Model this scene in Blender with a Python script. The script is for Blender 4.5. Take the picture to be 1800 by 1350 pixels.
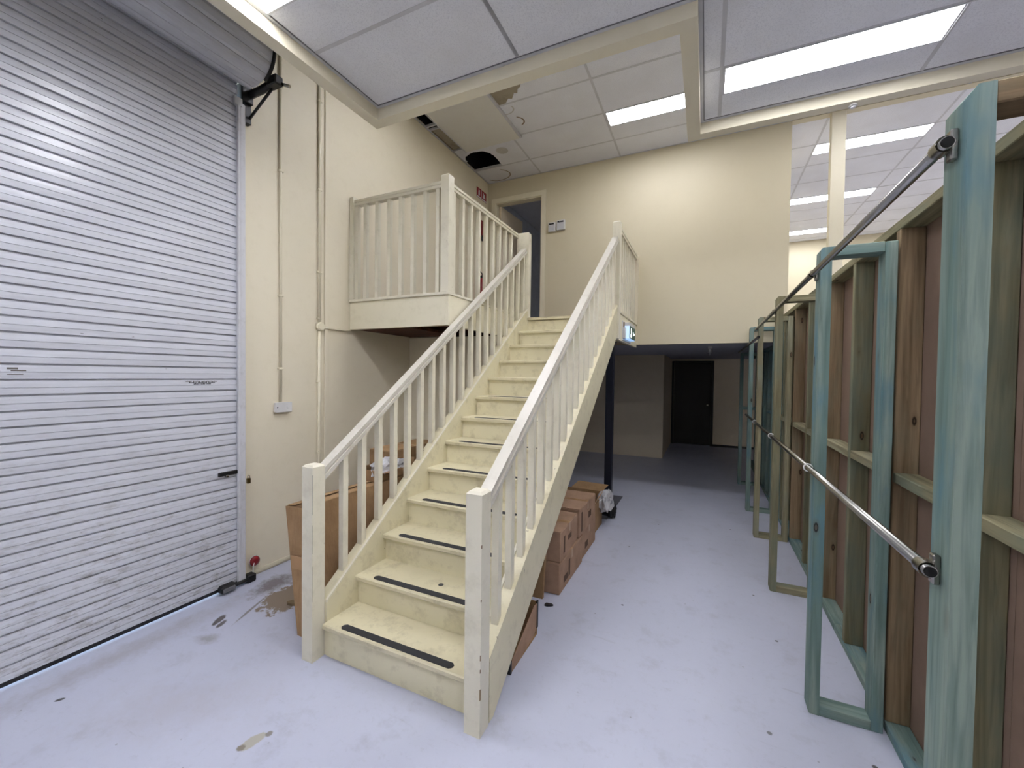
import bpy, bmesh, math, random
from mathutils import Vector, Matrix
random.seed(7)
for o in list(bpy.data.objects): bpy.data.objects.remove(o)
S = bpy.context.scene
COL = S.collection

# ------------------------------------------------------------------ camera, world, exposure
CAM_H = 1.63
YAW, PITCH, ROLL = 0.4380574, -0.0211662, -0.0128166
cam = bpy.data.cameras.new('camera'); camo = bpy.data.objects.new('camera', cam); COL.objects.link(camo)
cam.sensor_fit = 'HORIZONTAL'; cam.sensor_width = 36.0; cam.lens = 726.1 / 1800 * 36.0
cam.clip_start = 0.02; cam.clip_end = 200
fw = Vector((-math.sin(YAW) * math.cos(PITCH), math.cos(YAW) * math.cos(PITCH), math.sin(PITCH)))
rt = Vector((math.cos(YAW), math.sin(YAW), 0)); dn = -rt.cross(fw)
r2 = math.cos(ROLL) * rt + math.sin(ROLL) * dn; d2 = -math.sin(ROLL) * rt + math.cos(ROLL) * dn
M = Matrix.Identity(4)
for i in range(3):
    M[i][0] = r2[i]; M[i][1] = -d2[i]; M[i][2] = -fw[i]
M[2][3] = CAM_H
camo.matrix_world = M
S.camera = camo

W = bpy.data.worlds.new('daylight'); S.world = W; W.use_nodes = True
W.node_tree.nodes['Background'].inputs[0].default_value = (0.62, 0.78, 1.0, 1)
W.node_tree.nodes['Background'].inputs[1].default_value = 0.9
vs = S.view_settings
vs.view_transform = 'Standard'; vs.look = 'None'; vs.gamma = 1.0; vs.use_curve_mapping = False
vs.exposure = 1.52
LAMP = 9.0          # emission of the troffer diffusers

# ------------------------------------------------------------------ helpers
def lin(c):
    return tuple(((v / 255) / 12.92 if v / 255 <= .04045 else ((v / 255 + .055) / 1.055) ** 2.4) for v in c) + (1,)

class NT:
    def __init__(s, name):
        s.m = bpy.data.materials.new(name); s.m.use_nodes = True
        s.t = s.m.node_tree; s.b = s.t.nodes['Principled BSDF']
    def n(s, typ, **kw):
        nd = s.t.nodes.new(typ)
        for k, v in kw.items(): setattr(nd, k, v)
        return nd
    def l(s, a, b): s.t.links.new(a, b)
    def val(s, sock, v):
        if isinstance(v, bpy.types.NodeSocket): s.l(v, sock)
        else: sock.default_value = v
    def pos(s): return s.n('ShaderNodeNewGeometry').outputs['Position']
    def mapped(s, vec, scale=(1, 1, 1), loc=(0, 0, 0)):
        m = s.n('ShaderNodeMapping'); s.l(vec, m.inputs[0]); m.inputs['Scale'].default_value = scale; m.inputs['Location'].default_value = loc
        return m.outputs[0]
    def objvec(s):
        tc = s.n('ShaderNodeTexCoord'); oi = s.n('ShaderNodeObjectInfo')
        mu = s.n('ShaderNodeVectorMath', operation='SCALE'); mu.inputs[0].default_value = (37.1, 71.7, 53.3); s.l(oi.outputs['Random'], mu.inputs['Scale'])
        ad = s.n('ShaderNodeVectorMath', operation='ADD'); s.l(tc.outputs['Object'], ad.inputs[0]); s.l(mu.outputs[0], ad.inputs[1])
        return ad.outputs[0]
    def noise(s, vec, scale, detail=4, rough=.55, dist=0):
        n = s.n('ShaderNodeTexNoise'); s.l(vec, n.inputs['Vector']); n.inputs['Scale'].default_value = scale
        n.inputs['Detail'].default_value = detail; n.inputs['Roughness'].default_value = rough; n.inputs['Distortion'].default_value = dist
        return n.outputs['Fac']
    def voro(s, vec, scale, feature='F1'):
        n = s.n('ShaderNodeTexVoronoi', feature=feature); s.l(vec, n.inputs['Vector']); n.inputs['Scale'].default_value = scale
        return n.outputs['Distance']
    def ramp(s, fac, lo, hi):
        m = s.n('ShaderNodeMapRange'); s.l(fac, m.inputs[0]); m.inputs[1].default_value = lo; m.inputs[2].default_value = hi; m.clamp = True
        return m.outputs[0]
    def math(s, op, a, b=0.0):
        m = s.n('ShaderNodeMath', operation=op); s.val(m.inputs[0], a); s.val(m.inputs[1], b); return m.outputs[0]
    def mix(s, fac, a, b, blend='MIX'):
        m = s.n('ShaderNodeMix', data_type='RGBA', blend_type=blend)
        s.val(m.inputs[0], fac); s.val(m.inputs[6], a); s.val(m.inputs[7], b); return m.outputs[2]
    def bump(s, h, strength=.2, dist=.002):
        b = s.n('ShaderNodeBump'); b.inputs['Strength'].default_value = strength; b.inputs['Distance'].default_value = dist
        s.l(h, b.inputs['Height']); s.l(b.outputs[0], s.b.inputs['Normal'])
    def done(s, col, rough=.6, metal=0, spec=.5):
        s.val(s.b.inputs['Base Color'], col); s.val(s.b.inputs['Roughness'], rough); s.b.inputs['Metallic'].default_value = metal
        s.b.inputs['Specular IOR Level'].default_value = spec
        return s.m

def m_flat(name, c, rough=.6, metal=0, spec=.5, var=.06, scale=8):
    n = NT(name); p = n.objvec(); f = n.noise(p, scale)
    c = lin(c); k = tuple(x * (1 - var * 2) for x in c[:3]) + (1,)
    return n.done(n.mix(n.ramp(f, .35, .7), c, k), rough, metal, spec)

def m_paint(name, c, dirt, dirt_amt=.35, rough=.5, chip=None, bump=.1):
    n = NT(name); p = n.pos()
    big = n.ramp(n.noise(p, 1.3, 5, .6), .45, .75)
    sm = n.ramp(n.noise(p, 9, 6, .7), .52, .78)
    col = n.mix(n.math('MULTIPLY', big, dirt_amt * .4), lin(c), lin(dirt))
    col = n.mix(n.math('MULTIPLY', sm, dirt_amt), col, lin(dirt))
    if chip:
        ch = n.ramp(n.noise(n.mapped(p, (1, 1, .5)), 23, 3, .5), .755, .77)
        col = n.mix(n.math('MULTIPLY', ch, .7), col, lin(chip))
    n.bump(n.noise(p, 60, 3), bump, .002)
    return n.done(col, rough)

def m_wood(name, axis, base, dark, tint=None, tint_amt=0.0, knot=True, lo=.45):
    n = NT(name); v = n.objvec()
    sc = [1, 1, 1]; sc['XYZ'.index(axis)] = .05
    g = n.mapped(v, tuple(sc))
    grain = n.noise(g, 55, 5, .6, .6)
    band = n.noise(g, 14, 3, .5, 1.2)
    col = n.mix(n.ramp(band, .38, .6), lin(base), lin(dark))
    col = n.mix(n.math('MULTIPLY', n.ramp(grain, .45, .7), .55), col, tuple(x * .55 for x in lin(dark)[:3]) + (1,))
    if tint:
        sc2 = [1, 1, 1]; sc2['XYZ'.index(axis)] = .3
        t = n.ramp(n.noise(n.mapped(v, tuple(sc2)), 6, 4, .6), lo, lo + .2)
        col = n.mix(n.math('MULTIPLY', t, tint_amt), col, lin(tint))
    if knot:
        sc3 = [8, 8, 8]; sc3['XYZ'.index(axis)] = 3.0
        k = n.voro(n.mapped(v, tuple(sc3)), 1.0)
        halo = n.math('SUBTRACT', 1.0, n.ramp(k, .05, .16))
        col = n.mix(n.math('MULTIPLY', halo, .35), col, lin((92, 66, 40)))
        rim = n.math('MULTIPLY', n.ramp(k, .035, .05), n.math('SUBTRACT', 1.0, n.ramp(k, .065, .085)))
        core = n.math('SUBTRACT', 1.0, n.ramp(k, .03, .05))
        col = n.mix(n.math('MULTIPLY', core, .7), col, lin((84, 54, 32)))
        col = n.mix(n.math('MULTIPLY', rim, .9), col, lin((30, 20, 12)))
    n.bump(grain, .25, .0015)
    return n.done(col, .75, 0, .25)

MATS = {}
def build_materials():
    M_ = MATS
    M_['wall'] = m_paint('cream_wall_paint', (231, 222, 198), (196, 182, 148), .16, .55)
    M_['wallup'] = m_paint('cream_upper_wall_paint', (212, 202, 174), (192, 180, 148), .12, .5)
    M_['beam'] = m_paint('cream_bulkhead_paint', (230, 222, 198), (205, 195, 160), .15, .5)
    M_['stair'] = m_paint('pale_cream_stair_paint', (226, 218, 186), (160, 148, 114), .55, .38, (150, 138, 112))
    M_['fascia'] = m_paint('pale_cream_fascia_paint', (238, 231, 205), (196, 186, 150), .35, .4)
    M_['tread'] = m_paint('scuffed_cream_tread_paint', (216, 207, 174), (146, 134, 104), .6, .35, (120, 105, 80))
    M_['rail'] = m_paint('off_white_rail_paint', (229, 223, 202), (178, 170, 144), .4, .35, (160, 150, 130))
    M_['hand'] = m_paint('worn_handrail_paint', (208, 203, 190), (164, 156, 136), .45, .35, (150, 140, 122))
    M_['white'] = m_flat('white_plastic', (225, 224, 222), .35)
    M_['white2'] = m_paint('white_steel_paint', (205, 205, 208), (140, 136, 130), .4, .4, (70, 55, 45))
    M_['black'] = m_flat('black_greasy_steel', (20, 20, 22), .45)
    M_['grip'] = m_flat('charcoal_grip_tape', (50, 50, 52), .85)
    M_['navy'] = m_flat('navy_steel_paint', (18, 22, 38), .4)
    M_['chrome'] = m_flat('brushed_steel_tube', (158, 156, 150), .26, 1.0)
    M_['hole'] = m_flat('bore_shade_black', (6, 6, 6), .9)
    M_['plast'] = m_flat('white_cable_tie', (230, 230, 230), .4)
    M_['tile'] = None
    # ceiling tile with pin-hole texture
    n = NT('mineral_fibre_tile'); p = n.pos()
    f = n.ramp(n.noise(p, 160, 2, .6), .36, .5); f2 = n.noise(p, 3, 3)
    col = n.mix(f, lin((222, 223, 229)), lin((238, 239, 244))); col = n.mix(n.ramp(f2, .4, .9), col, lin((226, 226, 230)))
    n.bump(n.noise(p, 200, 2), .35, .002); M_['tile'] = n.done(col, .9, 0, .2)
    M_['tbar'] = m_flat('white_ceiling_runner', (208, 208, 212), .5)
    M_['tbar2'] = m_flat('grey_shadow_angle', (120, 120, 124), .5)
    M_['board'] = m_paint('smooth_plasterboard', (226, 224, 216), (208, 204, 194), .2, .7)
    M_['insul'] = m_paint('dusty_insulation', (168, 158, 138), (110, 98, 80), .7, .95)
    M_['void'] = m_flat('ceiling_void_shade', (26, 26, 32), .95)  # shade of the ceiling void put into the colour
    # floor
    n = NT('pale_lilac_floor_paint'); p = n.pos()
    b = n.ramp(n.noise(p, .9, 5, .6), .35, .75); s1 = n.ramp(n.noise(p, 5, 6, .7), .55, .8)
    col = n.mix(n.math('MULTIPLY', b, .5), lin((194, 197, 213)), lin((182, 185, 203)))
    col = n.mix(n.math('MULTIPLY', s1, .5), col, lin((152, 152, 160)))
    s3 = n.ramp(n.noise(p, 22, 6, .8), .55, .8); col = n.mix(n.math('MULTIPLY', s3, .35), col, lin((146, 146, 154)))
    scr = n.ramp(n.noise(n.mapped(p, (2.0, 14, 1)), 2.2, 6, .75, .8), .62, .74)
    col = n.mix(n.math('MULTIPLY', scr, .4), col, lin((150, 150, 158)))
    sp = n.math('SUBTRACT', 1, n.ramp(n.voro(p, 3.1), .024, .034))
    sp2 = n.math('SUBTRACT', 1, n.ramp(n.voro(n.mapped(p, (1, 1, 1), (3.3, 1.7, 0)), 6.5), .02, .04))
    col = n.mix(n.math('MULTIPLY', sp, .8), col, lin((62, 60, 62)))
    col = n.mix(n.math('MULTIPLY', sp2, .55), col, lin((110, 108, 110)))
    # stains and peeled patches with a place of their own
    sx = n.n('ShaderNodeSeparateXYZ'); n.l(p, sx.inputs[0]); X, Y = sx.outputs[0], sx.outputs[1]
    wob = n.noise(p, 11, 5, .7); wob2 = n.noise(p, 30, 4, .7)
    def blot(x, y, rx, ry, ang, edge, c, amt, nz=.9):
        nonlocal col
        ca, sa = math.cos(ang), math.sin(ang)
        dx = n.math('SUBTRACT', X, x); dy = n.math('SUBTRACT', Y, y)
        u = n.math('DIVIDE', n.math('ADD', n.math('MULTIPLY', dx, ca), n.math('MULTIPLY', dy, sa)), rx)
        v = n.math('DIVIDE', n.math('SUBTRACT', n.math('MULTIPLY', dy, ca), n.math('MULTIPLY', dx, sa)), ry)
        d = n.math('SQRT', n.math('ADD', n.math('MULTIPLY', u, u), n.math('MULTIPLY', v, v)))
        d = n.math('ADD', d, n.math('MULTIPLY', n.math('SUBTRACT', wob, .5), nz * 2))
        d = n.math('ADD', d, n.math('MULTIPLY', n.math('SUBTRACT', wob2, .5), nz))
        m = n.math('SUBTRACT', 1, n.ramp(d, 1 - edge, 1))
        col = n.mix(n.math('MULTIPLY', m, amt), col, lin(c))
    blot(-2.98, 2.08, .13, .22, .2, .7, (92, 80, 76), .8)
    blot(-2.72, 1.98, .15, .20, .4, .15, (128, 112, 92), .95)
    blot(-2.86, 1.62, .025, .07, .5, .3, (84, 76, 72), .9, .5)
    blot(-2.80, 1.60, .02, .05, .4, .3, (84, 76, 72), .9, .5)
    blot(-2.80, 1.80, .012, .2, .4, .4, (120, 112, 106), .8, .5)
    blot(-2.72, 1.47, .10, .06, .3, .8, (125, 118, 112), .55)
    blot(-2.854, .877, .012, .022, -.6, .3, (30, 30, 32), .95, .1)
    blot(-1.776, 1.144, .028, .065, -.25, .15, (176, 172, 160), .95, .5)
    blot(-1.79, 1.10, .02, .02, 0, .3, (120, 112, 98), .8, .5)
    blot(-1.75, 1.20, .018, .02, 0, .3, (120, 112, 98), .8, .5)
    blot(-2.3, 1.1, .5, .25, .6, .9, (168, 160, 158), .25)
    blot(-3.0, 1.2, .12, .9, 0, .9, (150, 146, 148), .5)
    blot(.68, 2.2, .012, .012, 0, .3, (70, 66, 66), .9, .3)
    blot(.30, 2.2, .014, .014, 0, .3, (90, 88, 88), .8, .5)
    n.bump(n.noise(p, 45, 4), .08, .002)
    M_['floor'] = n.done(col, n.math('ADD', .3, n.math('MULTIPLY', b, .2)), 0, .4)
    # shutter slat
    n = NT('white_shutter_steel'); p = n.pos()
    z = n.n('ShaderNodeSeparateXYZ'); n.l(p, z.inputs[0])
    g = n.ramp(n.noise(n.mapped(p, (1, .8, 12.3)), 4, 6, .7), .45, .75)
    low = n.math('SUBTRACT', 1, n.ramp(z.outputs[2], .1, 1.5))
    col = n.mix(n.math('MULTIPLY', g, .28), lin((204, 206, 213)), lin((158, 158, 164)))
    dr = n.ramp(n.noise(n.mapped(p, (1, 1.6, 5)), 6, 8, .78), .5, .7)
    col = n.mix(n.math('MULTIPLY', n.math('MULTIPLY', dr, low), .8), col, lin((120, 110, 98)))
    ch = n.ramp(n.noise(n.mapped(p, (1, 3, 9)), 7, 5, .65), .70, .73)
    col = n.mix(n.math('MULTIPLY', ch, .75), col, lin((92, 86, 82)))
    M_['slat'] = n.done(col, .27, 0, .55)
    # timber
    for ax in 'XYZ':
        M_['teal' + ax] = m_wood('teal_treated_pine_' + ax.lower(), ax, (142, 158, 148), (112, 136, 130), (84, 128, 146), .85, True, .5)
        M_['green' + ax] = m_wood('greenish_treated_pine_' + ax.lower(), ax, (148, 142, 112), (122, 116, 88), (104, 122, 112), .5)
        M_['brown' + ax] = m_wood('brown_treated_pine_' + ax.lower(), ax, (156, 134, 104), (122, 102, 76), (128, 124, 102), .5)
        M_['pale' + ax] = m_wood('pale_treated_pine_' + ax.lower(), ax, (166, 160, 130), (138, 130, 102), (124, 144, 136), .4)
    M_['backing'] = m_flat('pinkish_brown_backing_board', (140, 118, 102), .85, 0, .2)
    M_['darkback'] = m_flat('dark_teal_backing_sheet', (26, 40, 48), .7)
    M_['ply'] = m_wood('dark_brown_plywood', 'X', (92, 52, 34), (60, 32, 20), None, 0, False)
    # cardboard
    n = NT('brown_cardboard'); p = n.objvec()
    f = n.ramp(n.noise(p, 5, 5, .65), .4, .7); g = n.noise(n.mapped(p, (1, 1, .1)), 90, 2)
    col = n.mix(f, lin((170, 138, 102)), lin((146, 116, 84))); col = n.mix(n.math('MULTIPLY', n.ramp(g, .5, .7), .25), col, lin((124, 96, 68)))
    M_['card'] = n.done(col, .85, 0, .2)
    n = NT('pinkish_cardboard'); p = n.objvec(); f = n.ramp(n.noise(p, 6, 5, .65), .4, .7)
    M_['card2'] = n.done(n.mix(f, lin((178, 146, 122)), lin((156, 126, 104))), .85, 0, .2)
    M_['tape'] = m_flat('tan_packing_tape', (176, 138, 96), .3)
    M_['cardprint'] = m_flat('dark_carton_print', (92, 66, 46), .85)
    n = NT('crumpled_clear_plastic'); n.b.inputs['Transmission Weight'].default_value = .35; n.b.inputs['IOR'].default_value = 1.2
    M_['bag'] = n.done(lin((225, 225, 228)), .18)
    M_['red'] = m_flat('red_gloss_paint', (132, 14, 24), .3)
    M_['signred'] = m_flat('sign_red', (150, 18, 34), .45, var=.02)
    M_['signwhite'] = m_flat('sign_white', (228, 222, 226), .45, var=.02)
    M_['ink'] = m_flat('black_ink', (40, 38, 42), .7)
    M_['greyink'] = m_flat('faded_grey_ink', (112, 108, 102), .7)
    M_['brass'] = m_flat('tarnished_brass', (96, 78, 40), .4, .8)
    M_['darkdoor'] = m_flat('black_stained_door', (22, 20, 20), .5)
    M_['dimwall'] = m_paint('cream_store_wall_paint', (236, 222, 198), (206, 190, 164), .2, .6)
    M_['soffit'] = m_flat('grey_soffit_board', (184, 184, 194), .8)
    M_['greyboard'] = m_flat('grey_room_wall', (196, 202, 212), .7)
    M_['mat'] = m_flat('dark_grey_rubber_mat', (100, 100, 108), .7, var=.1)
    M_['conduit'] = m_paint('cream_conduit_paint', (234, 226, 200), (180, 168, 132), .25, .4)
    M_['signgreen'] = m_flat('exit_panel_green', (22, 92, 84), .4, var=.02)
    def em(name, c, st):
        n = NT(name); n.b.inputs['Emission Color'].default_value = c; n.b.inputs['Emission Strength'].default_value = st
        n.b.inputs['Base Color'].default_value = (.8, .8, .8, 1); return n.m
    M_['lamp'] = em('lit_troffer_diffuser', (.935, .945, 1.0, 1), LAMP)
    M_['exitglow'] = em('lit_exit_sign_acrylic', (.32, .56, .95, 1), .33)
    M_['exitwhite'] = em('lit_exit_symbol', (.85, 1.0, 1.0, 1), .5)
build_materials()

WLOC = {}
def wl(o):
    return WLOC.get(o.name, Vector((0, 0, 0))) if o else Vector((0, 0, 0))

def empty(name, loc):
    o = bpy.data.objects.new(name, None); COL.objects.link(o); o.empty_display_size = .1
    o.location = loc; WLOC[o.name] = Vector(loc); return o

def tag(o, label=None, cat=None, group=None, kind=None):
    if label: o['label'] = label
    if cat: o['category'] = cat
    if group: o['group'] = group
    if kind: o['kind'] = kind
    return o

def link(name, me, parent, loc, rot=None):
    o = bpy.data.objects.new(name, me); COL.objects.link(o)
    loc = Vector(loc); WLOC[o.name] = loc
    if parent: o.parent = parent
    o.location = loc - wl(parent)
    if rot: o.rotation_euler = rot
    return o

def mesh(name, verts, faces, mat, smooth=False):
    me = bpy.data.meshes.new(name); me.from_pydata([tuple(v) for v in verts], [], faces)
    bm = bmesh.new(); bm.from_mesh(me); bmesh.ops.recalc_face_normals(bm, faces=bm.faces); bm.to_mesh(me); bm.free()
    if smooth:
        for p in me.polygons: p.use_smooth = True
    me.materials.append(MATS[mat]); return me

def raw(name, verts, faces, mat, parent=None, smooth=False):
    """world-space vertices -> object with its origin at the middle of its base"""
    vs_ = [Vector(v) for v in verts]
    c = Vector((sum((min(v[i] for v in vs_), max(v[i] for v in vs_))) / 2 for i in range(2))
               ) if False else Vector(((min(v.x for v in vs_) + max(v.x for v in vs_)) / 2, (min(v.y for v in vs_) + max(v.y for v in vs_)) / 2, min(v.z for v in vs_)))
    return link(name, mesh(name, [v - c for v in vs_], faces, mat, smooth), parent, c)

BOXC = {}
BF = [(0, 1, 3, 2), (4, 6, 7, 5), (0, 4, 5, 1), (2, 3, 7, 6), (0, 2, 6, 4), (1, 5, 7, 3)]
def box(name, x0, x1, y0, y1, z0, z1, mat, parent=None, bev=0.0):
    x0, x1 = min(x0, x1), max(x0, x1); y0, y1 = min(y0, y1), max(y0, y1); z0, z1 = min(z0, z1), max(z0, z1)
    dx, dy, dz = x1 - x0, y1 - y0, z1 - z0
    key = (round(dx, 4), round(dy, 4), round(dz, 4), mat, bev)
    if key not in BOXC:
        bm = bmesh.new()
        v = [bm.verts.new((a * dx / 2, b * dy / 2, c * dz)) for a in (-1, 1) for b in (-1, 1) for c in (0, 1)]
        for f in BF: bm.faces.new([v[i] for i in f])
        bmesh.ops.recalc_face_normals(bm, faces=bm.faces)
        if bev: bmesh.ops.bevel(bm, geom=list(bm.edges), offset=bev, segments=1, affect='EDGES', profile=.5)
        me = bpy.data.meshes.new(name); bm.to_mesh(me); bm.free(); me.materials.append(MATS[mat]); BOXC[key] = me
    return link(name, BOXC[key], parent, ((x0 + x1) / 2, (y0 + y1) / 2, z0))

def multibox(name, boxes, mat, parent=None):
    V, F = [], []
    for (x0, x1, y0, y1, z0, z1) in boxes:
        b = len(V)
        V += [(x, y, z) for x in (x0, x1) for y in (y0, y1) for z in (z0, z1)]
        F += [tuple(b + i for i in f) for f in BF]
    return raw(name, V, F, mat, parent)

def prism_x(name, prof, x0, x1, mat, parent=None):
    """prof: list of (y,z) extruded along x"""
    n = len(prof); V = [(x0, y, z) for y, z in prof] + [(x1, y, z) for y, z in prof]
    F = [tuple(range(n)), tuple(range(2 * n - 1, n - 1, -1))] + [(i, (i + 1) % n, n + (i + 1) % n, n + i) for i in range(n)]
    return raw(name, V, F, mat, parent)
def prism_z(name, poly, z0, z1, mat, parent=None):
    n = len(poly); V = [(x, y, z0) for x, y in poly] + [(x, y, z1) for x, y in poly]
    F = [tuple(range(n)), tuple(range(2 * n - 1, n - 1, -1))] + [(i, (i + 1) % n, n + (i + 1) % n, n + i) for i in range(n)]
    return raw(name, V, F, mat, parent)
def prism_y(name, poly, y0, y1, mat, parent=None, smooth=False):
    n = len(poly); V = [(x, y0, z) for x, z in poly] + [(x, y1, z) for x, z in poly]
    F = [tuple(range(n)), tuple(range(2 * n - 1, n - 1, -1))] + [(i, (i + 1) % n, n + (i + 1) % n, n + i) for i in range(n)]
    return raw(name, V, F, mat, parent, smooth)

def tube(name, pts, r, mat, parent=None, seg=10, closed_ends=True, radii=None):
    pts = [Vector(p) for p in pts]; V, F = [], []
    prev = None
    for i, p in enumerate(pts):
        t = ((pts[min(i + 1, len(pts) - 1)] - pts[max(i - 1, 0)])).normalized()
        if prev is None:
            a = Vector((0, 0, 1)) if abs(t.z) < .9 else Vector((1, 0, 0)); u = t.cross(a).normalized()
        else:
            u = (prev - t * prev.dot(t)).normalized()
        prev = u; w = t.cross(u); rr = radii[i] if radii else r
        for k in range(seg):
            a = 2 * math.pi * k / seg; V.append(p + u * rr * math.cos(a) + w * rr * math.sin(a))
    for i in range(len(pts) - 1):
        for k in range(seg):
            F.append((i * seg + k, i * seg + (k + 1) % seg, (i + 1) * seg + (k + 1) % seg, (i + 1) * seg + k))
    if closed_ends: F += [tuple(range(seg))[::-1], tuple(range((len(pts) - 1) * seg, len(pts) * seg))]
    o = raw(name, V, F, mat, parent)
    for p in o.data.polygons:
        if len(p.vertices) == 4: p.use_smooth = True
    return o

def lathe(name, prof, base, mat, parent=None, axis='Z', seg=20):
    V, F = [], []
    for r, h in prof:
        for k in range(seg):
            a = 2 * math.pi * k / seg; c, s = r * math.cos(a), r * math.sin(a)
            V.append(Vector(base) + Vector({'Z': (c, s, h), 'X': (h, c, s), 'Y': (c, h, s)}[axis]))
    n = len(prof)
    for i in range(n - 1):
        for k in range(seg): F.append((i * seg + k, i * seg + (k + 1) % seg, (i + 1) * seg + (k + 1) % seg, (i + 1) * seg + k))
    F += [tuple(range(seg))[::-1], tuple(range((n - 1) * seg, n * seg))]
    o = raw(name, V, F, mat, parent)
    for p in o.data.polygons:
        if len(p.vertices) == 4: p.use_smooth = True
    return o

def text(name, s, size, loc, rot, mat, parent=None, align='CENTER'):
    cu = bpy.data.curves.new(name, 'FONT'); cu.body = s; cu.size = size; cu.align_x = align; cu.align_y = 'CENTER'; cu.extrude = .0006
    t = bpy.data.objects.new(name + '_tmp', cu); COL.objects.link(t)
    me = bpy.data.meshes.new_from_object(t.evaluated_get(bpy.context.evaluated_depsgraph_get()))
    bpy.data.objects.remove(t); bpy.data.curves.remove(cu)
    me.materials.clear(); me.materials.append(MATS[mat])
    return link(name, me, parent, loc, rot)

# key dimensions read from the photograph's perspective
XW = -3.244                 # face of the left wall
YB = 5.936                  # face of the mezzanine wall
ZHI = 4.716                 # upper tiled ceiling
ZLO = 3.663                 # lower tiled ceiling
ZBM = 3.575                 # underside of its bulkhead
ZMZ = 2.318                 # mezzanine floor
ZSF = 2.075                 # soffit below the mezzanine

# ------------------------------------------------------------------ structure
def st(o, label, cat): return tag(o, label, cat, None, 'structure')

st(box('floor', -3.6, 6.7, -4.3, 12.3, -.15, 0, 'floor'), 'pale lilac-grey painted concrete floor with scuffs and stains', 'floor')

wl_o = empty('wall_left', (XW, 2.0, 0)); st(wl_o, 'cream painted left wall around the white roller shutter', 'wall')
multibox('wall_panel', [(XW - .2, XW, 1.985, 2.748, 0, 5.3)], 'wall', wl_o)
multibox('wall_panel', [(XW - .2, XW - .004, 2.760, 12.1, 0, 5.3)], 'wall', wl_o)
multibox('wall_panel', [(XW - .2, XW, -4.1, 1.985, 3.85, 5.3)], 'wall', wl_o)
multibox('wall_panel', [(XW - .2, XW, -4.1, -1.62, 0, 3.85)], 'wall', wl_o)
box('joint_backing', XW - .2, XW - .003, 2.748, 2.760, 0, 5.3, 'wall', wl_o)
box('joint_bead', XW - .004, XW + .012, 2.762, 2.800, 0, 5.0, 'wall', wl_o, .003)
st(box('baseboard_left', XW, XW + .012, 2.03, 3.98, .02, .045, 'conduit'), 'thin cream strip along the foot of the left wall', 'baseboard')

# mezzanine wall with doorway
wb = empty('wall_back', (-1.2, YB, ZSF)); st(wb, 'cream upper mezzanine wall behind the stair landing', 'wall')
DX0, DX1, DZ1 = -3.092, -2.33, 4.36
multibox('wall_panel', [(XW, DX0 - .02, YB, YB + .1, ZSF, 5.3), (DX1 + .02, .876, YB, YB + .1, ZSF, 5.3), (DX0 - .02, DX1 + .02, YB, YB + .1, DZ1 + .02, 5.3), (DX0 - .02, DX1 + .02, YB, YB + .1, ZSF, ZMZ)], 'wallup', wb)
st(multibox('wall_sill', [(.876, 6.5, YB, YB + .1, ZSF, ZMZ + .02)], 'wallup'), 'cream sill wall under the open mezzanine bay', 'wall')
# opening to the lit mezzanine bay: post
w1 = empty('window_1', (1.33, YB, ZMZ)); st(w1, 'open mezzanine bay with a cream post over the timber wall', 'window')
box('post', 1.262, 1.40, YB + .002, YB + .10, ZMZ + .02, ZHI, 'beam', w1, .004)
box('sill_board', .876, 6.5, YB - .01, YB + .11, ZMZ + .02, ZMZ + .035, 'beam', w1)

# upstairs door
d2 = empty('door_2', ((DX0 + DX1) / 2, YB, ZMZ)); st(d2, 'cream framed upstairs doorway with its door swung open', 'door')
for (x0, x1) in ((DX0 - .02, DX0), (DX1, DX1 + .02)): box('jamb', x0, x1, YB - .002, YB + .12, ZMZ, DZ1 + .02, 'beam', d2)
box('head_jamb', DX0, DX1, YB - .002, YB + .12, DZ1, DZ1 + .02, 'beam', d2)
for (x0, x1) in ((DX0 - .085, DX0 - .012), (DX1 + .012, DX1 + .085)): box('architrave', x0, x1, YB - .018, YB - .002, ZMZ, DZ1 + .09, 'beam', d2, .004)
box('architrave', DX0 - .085, DX1 + .085, YB - .019, YB - .003, DZ1 + .012, DZ1 + .092, 'beam', d2, .004)
def leaf():
    a = math.radians(86); L = .74; th = .036
    hx, hy = DX0 + .006, YB + .085
    u = Vector((math.cos(a), math.sin(a))); v = Vector((-u.y, u.x)) * -1
    pts = [(hx, hy), (hx + u.x * L, hy + u.y * L), (hx + u.x * L + v.x * th, hy + u.y * L + v.y * th), (hx + v.x * th, hy + v.y * th)]
    lf = prism_z('door_leaf', pts, ZMZ + .01, DZ1 - .006, 'dimwall', d2)
    p = Vector((hx, hy)) + u * (L - .06) + v * (th + .03)
    lathe('door_handle', [(.012, 0), (.022, .02), (.024, .05), (.015, .06)], (p.x - .02, p.y, ZMZ + 1.0), 'chrome', lf, 'X', 10)
leaf()

# dim room behind the upstairs door
st(multibox('wall_upstairs', [(XW - .1, XW, YB + .1, 9.2, ZMZ, 4.75), (XW, .79, 9.1, 9.2, ZMZ, 4.75)], 'greyboard'), 'dim grey room walls beyond the upstairs doorway', 'wall')
st(box('ceiling_upstairs', XW, .79, YB + .1, 9.1, 4.66, 4.76, 'tile'), 'dim tiled ceiling beyond the upstairs doorway', 'ceiling')
# mezzanine slab and soffit
st(box('floor_mezzanine', XW, 6.5, YB + .001, 12.0, ZSF + .02, ZMZ - .001, 'soffit'), 'grey slab of the mezzanine floor', 'floor')
st(box('ceiling_store', XW, 6.5, YB + .002, 12.0, ZSF, ZSF + .02, 'soffit'), 'dark grey soffit over the store below the mezzanine', 'ceiling')
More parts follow.
